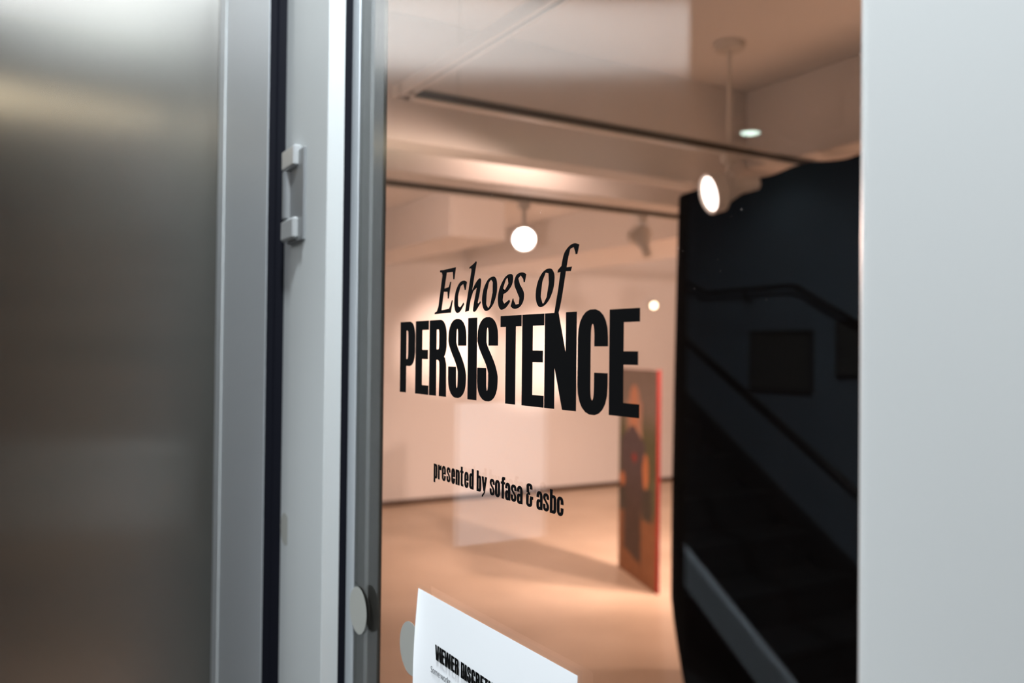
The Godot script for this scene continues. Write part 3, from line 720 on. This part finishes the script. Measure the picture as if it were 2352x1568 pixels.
# lighting rail from a to b (along x or z): a channel with a dark slot in its underside
func rail_piece(t: Node3D, a: Vector3, b: Vector3):
	var along := (b - a).normalized(); var side := along.cross(Vector3.UP)
	var h := 0.019; var w := 0.0175
	var s := st()
	if absf(along.x) > 0.5:   # slot in the underside
		for q in [[-w, -0.0055], [0.0055, w]]:
			box(s, a + side * q[0] + Vector3(0, -h, 0), b + side * q[1] + Vector3(0, h - 0.010, 0), 0.0012)
		box(s, a + side * -w + Vector3(0, h - 0.010, 0), b + side * w + Vector3(0, h, 0), 0.0012)
	else:                     # slot in the side towards the door
		for q in [[-h, -h + 0.006], [h - 0.006, h]]:
			box(s, a + Vector3(-w, q[0], 0), b + Vector3(w, q[1], 0), 0.0008)
		box(s, a + Vector3(-w, -h + 0.006, 0), b + Vector3(-w + 0.012, h - 0.006, 0), 0.0008)
	var o := obj("rail", s, M.track, t)
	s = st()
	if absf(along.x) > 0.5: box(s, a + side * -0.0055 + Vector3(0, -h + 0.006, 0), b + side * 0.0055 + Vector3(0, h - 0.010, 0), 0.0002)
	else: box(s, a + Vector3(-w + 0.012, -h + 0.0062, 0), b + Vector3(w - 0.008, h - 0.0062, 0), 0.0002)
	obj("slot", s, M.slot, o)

func build_curtain():
	var t := thing("black_curtain", "tall black pleated curtain screening the gallery behind the glass", "curtain")
	# a line in plan: along the glass, round the corner and back into the room
	var plan := []
	var x := 2.3
	while x > -2.88:
		plan.append(V(x, -2.62)); x -= 0.022
	for k in 13:
		var a := PI / 2 * k / 12.0
		plan.append(V(-2.88 - sin(a) * 0.13, -2.75 + cos(a) * 0.13))
	for k in range(1, 22): plan.append(V(-3.01, -2.75 - k * 0.022))
	var rows := [0.015, 0.08, 0.16, 0.24, 0.34, 0.44, 0.7, 1.0, 1.4, 1.8, 2.05, 2.16, 2.21, 2.25, 2.268]
	var n := plan.size(); var grid := []; var rng := RandomNumberGenerator.new(); rng.seed = 11
	var ph := []; var acc := 0.0
	for i in n:
		acc += 0.30 + 0.16 * sin(i * 0.071) + 0.1 * sin(i * 0.023 + 1.0); ph.append(acc)
	for y in rows:
		var line := []
		for i in n:
			var p: Vector2 = plan[i]; var q: Vector2 = plan[mini(i + 1, n - 1)] - plan[maxi(i - 1, 0)]
			var nr := q.normalized().orthogonal()
			var amp := lerpf(0.030, 0.012, y / 2.27)
			p += nr * amp * sin(ph[i] * 1.0) * (0.35 if i > n - 36 else 1.0)
			# the leading edge swells at knee height and tucks in at the hem
			var lead := clampf((-p.x - 2.7) / 0.3, 0, 1)
			p.x -= lead * (0.045 * sin(clampf((2.27 - y) / 1.85, 0, 1) * PI / 2) - 0.125 * pow(clampf((0.45 - y) / 0.42, 0, 1), 1.3))
			var yy: float = y
			if y > 2.2:
				yy += 0.006 * sin(ph[i] * 1.0 + 0.6)
				yy -= 0.09 * pow(clampf((-p.x - 2.93) / 0.09, 0, 1), 1.5)
			line.append(Vector3(p.x, yy, p.y))
		grid.append(line)
	var s := st()
	var nrm := []
	for j in rows.size():
		var nl := []
		for i in n:
			var du: Vector3 = grid[j][mini(i + 1, n - 1)] - grid[j][maxi(i - 1, 0)]
			var dv: Vector3 = grid[mini(j + 1, rows.size() - 1)][i] - grid[maxi(j - 1, 0)][i]
			nl.append(du.cross(dv).normalized())
		nrm.append(nl)
	for sg in [1.0, -1.0]:
		for j in rows.size() - 1:
			for i in n - 1:
				var c := []
				for k in [[0, 0], [0, 1], [1, 1], [1, 0]]:
					var nn: Vector3 = nrm[j + k[0]][i + k[1]] * sg
					c.append([grid[j + k[0]][i + k[1]] + nn * 0.0015, nn])
				smooth4(s, c[0], c[1], c[2], c[3])
	obj("cloth", s, M.velvet, t)
	# the rail it hangs from and the two posts behind it
	t = thing("curtain_stand", "black curtain rail on posts hidden behind the black curtain", "curtain rail")
	s = st(); tube(s, [Vector3(2.2, 2.19, -2.70), Vector3(-2.8, 2.19, -2.70)], 0.012)
	obj("rail", s, M.black, t)
	for px in [2.1, -0.3, -2.75]:
		s = st(); tube(s, [Vector3(px, 0.0, -2.70), Vector3(px, 2.19, -2.70)], 0.014)
		obj("post", s, M.black, t)
		part_box("foot", Vector3(px - 0.15, 0.0, -2.9), Vector3(px + 0.15, 0.008, -2.66), M.black, t)

func build_painting():
	var ang := atan2(3.9157 - 3.6738, 4.9902 - 4.2874)   # the canvas turns its far side away from the glass
	var t := thing("painted_panel", "tall painted panel of a robed figure standing on the floor, red edge, beside the curtain", "painting", Vector3(-4.9902, 0, -3.9157))
	t.rotation.y = -ang
	var W := 0.743; var H := 1.44; var D := 0.022
	var im := Image.create(256, 512, false, Image.FORMAT_RGBA8)
	var nz := FastNoiseLite.new(); nz.seed = 3; nz.frequency = 0.03
	var ell := func(u: float, v: float, cx: float, cy: float, rx: float, ry: float) -> bool: return pow((u - cx) / rx, 2) + pow((v - cy) / ry, 2) < 1.0
	for j in 512:
		for i in 256:
			var n := nz.get_noise_2d(i, j) * 0.06
			var u := i / 256.0 + n * 0.25; var v := j / 512.0 + n * 0.15
			var c := Color(0.46, 0.41, 0.37).lerp(Color(0.31, 0.31, 0.19), smoothstep(0.16, 0.36, v))
			c = c.lerp(Color(0.50, 0.32, 0.19), smoothstep(0.62, 0.72, v))
			# hair and veil
			if ell.call(u, v, 0.42, 0.165, 0.155, 0.085) or (absf(u - 0.42) < 0.20 and v > 0.15 and v < 0.32): c = Color(0.66, 0.50, 0.42)
			if ell.call(u, v, 0.41, 0.145, 0.085, 0.075) or (absf(u - 0.41) < 0.10 and v > 0.17 and v < 0.30): c = Color(0.72, 0.49, 0.36)
			# robe
			var half := 0.07 + 0.26 * smoothstep(0.27, 0.36, v) - 0.10 * smoothstep(0.62, 0.70, v)
			if v > 0.275 and v < 0.90 + 0.09 * (u - 0.4) and absf(u - 0.38) < half: c = Color(0.29, 0.235, 0.245).lerp(Color(0.26, 0.19, 0.15), smoothstep(0.4, 0.75, v))
			if v > 0.55 and v < 0.70 and (absf(u - 0.10) < 0.10 or absf(u - 0.76) < 0.11): c = Color(0.23, 0.20, 0.16)
			# arms and brooch
			if ell.call(u, v, 0.72, 0.475, 0.075, 0.085): c = Color(0.72, 0.44, 0.27)
			if ell.call(u, v, 0.10, 0.545, 0.075, 0.035): c = Color(0.70, 0.42, 0.26)
			if ell.call(u, v, 0.43, 0.425, 0.055, 0.020): c = Color(0.55, 0.12, 0.10)
			im.set_pixel(i, j, c.lightened(clampf(n, 0, 1)).darkened(clampf(-n, 0, 1)))
	var m := mat(Color.WHITE, 0.7); m.albedo_texture = ImageTexture.create_from_image(im)
	var s := st()
	var c4 := [[Vector3(0, 0, 0), V(0, 1)], [Vector3(W, 0, 0), V(1, 1)], [Vector3(W, H, 0), V(1, 0)], [Vector3(0, H, 0), V(0, 0)]]
	for k in [[0, 1, 2], [0, 2, 3]]:
		var q := [c4[k[0]], c4[k[1]], c4[k[2]]]
		if (q[1][0] - q[0][0]).cross(q[2][0] - q[0][0]).dot(Vector3.BACK) > 0: q = [q[0], q[2], q[1]]
		for p in q:
			s.set_normal(Vector3.BACK); s.set_uv(p[1]); s.add_vertex(p[0] + Vector3(0, 0, 0.0005))
	obj("canvas", s, m, t)
	part_box("board", Vector3(0, 0, -D), Vector3(W - 0.002, H, 0), M.red, t, 0.001)
	part_box("red_edge", Vector3(W - 0.002, 0, -D), Vector3(W + 0.002, H + 0.004, 0.004), M.red, t, 0.002)

# ------------------------------------------------------------------ the lobby behind the viewer, seen in the reflections
func build_lobby():
	var t: Node3D
	var s: SurfaceTool
	downlight(Vector3(-1.72, 2.75, 1.3), 5.0, 42.0, "added unseen downlight in the lobby ceiling turned to the staircase", Vector3(-3.2, 1.0, 2.9))  # added out of view so the mirrored stair reads brighter
	downlight(Vector3(-3.318, 2.75, 2.77), 0.12, 60.0, "round recessed downlight in the lobby ceiling, mirrored as a white oval")
	# stair: rises towards -x beside the lobby wall
	t = thing("staircase", "grey staircase with pale stringers and black handrail, mirrored in the glass", "staircase")
	var slope := 0.634; var x0 := -2.22
	var run := 0.272; var rise := run * slope
	for z in [2.1, 3.04]:
		s = st()
		var a := Vector3(x0 - 0.05, 0.0, z); var b := Vector3(-5.0, (-5.0 - x0) * -slope + 0.0, z)
		var th := 0.105
		for q in [[a, b]]:
			var pts := [q[0] + Vector3(0.05, 0, 0), q[0] + Vector3(-0.13, 0, 0), q[1] + Vector3(0, -0.0, 0), q[1] + Vector3(0, th, 0), q[0] + Vector3(0.05, th * 0.6, 0)]
			for sg in [[0.0, Vector3.FORWARD], [0.04, Vector3.BACK]]:
				var o := Vector3(0, 0, sg[0])
				tri(s, pts[0] + o, pts[1] + o, pts[4] + o, sg[1]); tri(s, pts[1] + o, pts[3] + o, pts[4] + o, sg[1]); tri(s, pts[1] + o, pts[2] + o, pts[3] + o, sg[1])
			for k in 5:
				var p: Vector3 = pts[k]; var p2: Vector3 = pts[(k + 1) % 5]; var w := Vector3(0, 0, 0.04)
				var mid: Vector3 = (pts[0] + pts[1] + pts[2] + pts[3] + pts[4]) / 5
				quad(s, p, p2, p2 + w, p + w, (p + p2) / 2 - mid - Vector3(0, 0, ((p + p2) / 2 - mid).z))
		obj("stringer", s, M.stair_white if z < 2.5 else M.stair_dark, t)
	for k in 10:
		var x := x0 - 0.1 - k * run; var y := rise * (k + 0.55)
		part_box("tread", Vector3(x - run, y - 0.03, 2.14), Vector3(x + 0.02, y, 3.04), M.stair_dark, t, 0.004)
		part_box("riser", Vector3(x - run - 0.005, y, 2.14), Vector3(x - run + 0.01, y + rise - 0.03, 3.04), M.stair_dark, t, 0.001)
	s = st(); tube(s, [Vector3(-1.98, 0.92, 2.12), Vector3(-2.09, 0.991, 2.12), Vector3(-3.07, 1.597, 2.12), Vector3(-4.9, 2.73, 2.12)], 0.019)
	obj("handrail", s, M.rail_black, t)
	for x in [-2.03, -3.3, -4.5]:
		var yb := maxf(0.0, (x0 - x) * slope + 0.03)
		s = st(); tube(s, [Vector3(x, yb, 2.12), Vector3(x, 0.95 + (-2.03 - x) * 0.6185, 2.12)], 0.012)
		obj("post", s, M.rail_black, t)
	# rail on the lobby wall, level and then falling
	t = thing("wall_handrail", "thin black handrail on the lobby wall, level then falling, mirrored in the curtain", "handrail")
	s = st(); tube(s, [Vector3(-4.30, 2.10, 3.03), Vector3(-3.918, 1.925, 3.03), Vector3(-3.235, 1.929, 3.03), Vector3(-2.2, 1.386, 3.03)], 0.013)
	obj("rail", s, M.rail_black, t)
	for q in [[-4.1, 2.0], [-3.6, 1.92], [-2.6, 1.59]]:
		s = st(); tube(s, [Vector3(q[0], q[1], 3.03), Vector3(q[0], q[1] - 0.05, 3.04), Vector3(q[0], q[1] - 0.06, 3.1)], 0.008, 8)
		obj("bracket", s, M.rail_black, t)
	# two dark boards on the lobby wall
	for q in [[-3.60, -3.16, 1.345, 1.69, "wide dark notice board on the lobby wall under the level handrail, mirrored"], [-3.0, -2.72, 1.44, 1.735, "smaller dark notice board on the lobby wall under the falling handrail, mirrored"]]:
		var tt := thing("notice_board", q[4], "notice board", Vector3(q[0], q[2], 3.09), "dark boards on the lobby wall")
		var w: float = q[1] - q[0]; var h: float = q[3] - q[2]
		part_box("board", Vector3(0.015, 0.015, -0.006), Vector3(w - 0.015, h - 0.015, 0.01), mat(Color(0.32, 0.32, 0.31), 0.8), tt)
		s = st()
		box(s, Vector3(0, 0, -0.02), Vector3(w, 0.018, 0.01)); box(s, Vector3(0, h - 0.018, -0.02), Vector3(w, h, 0.01))
		box(s, Vector3(0, 0.018, -0.02), Vector3(0.018, h - 0.018, 0.01)); box(s, Vector3(w - 0.018, 0.018, -0.02), Vector3(w, h - 0.018, 0.01))
		obj("frame", s, mat(Color(0.25, 0.25, 0.25), 0.6), tt)
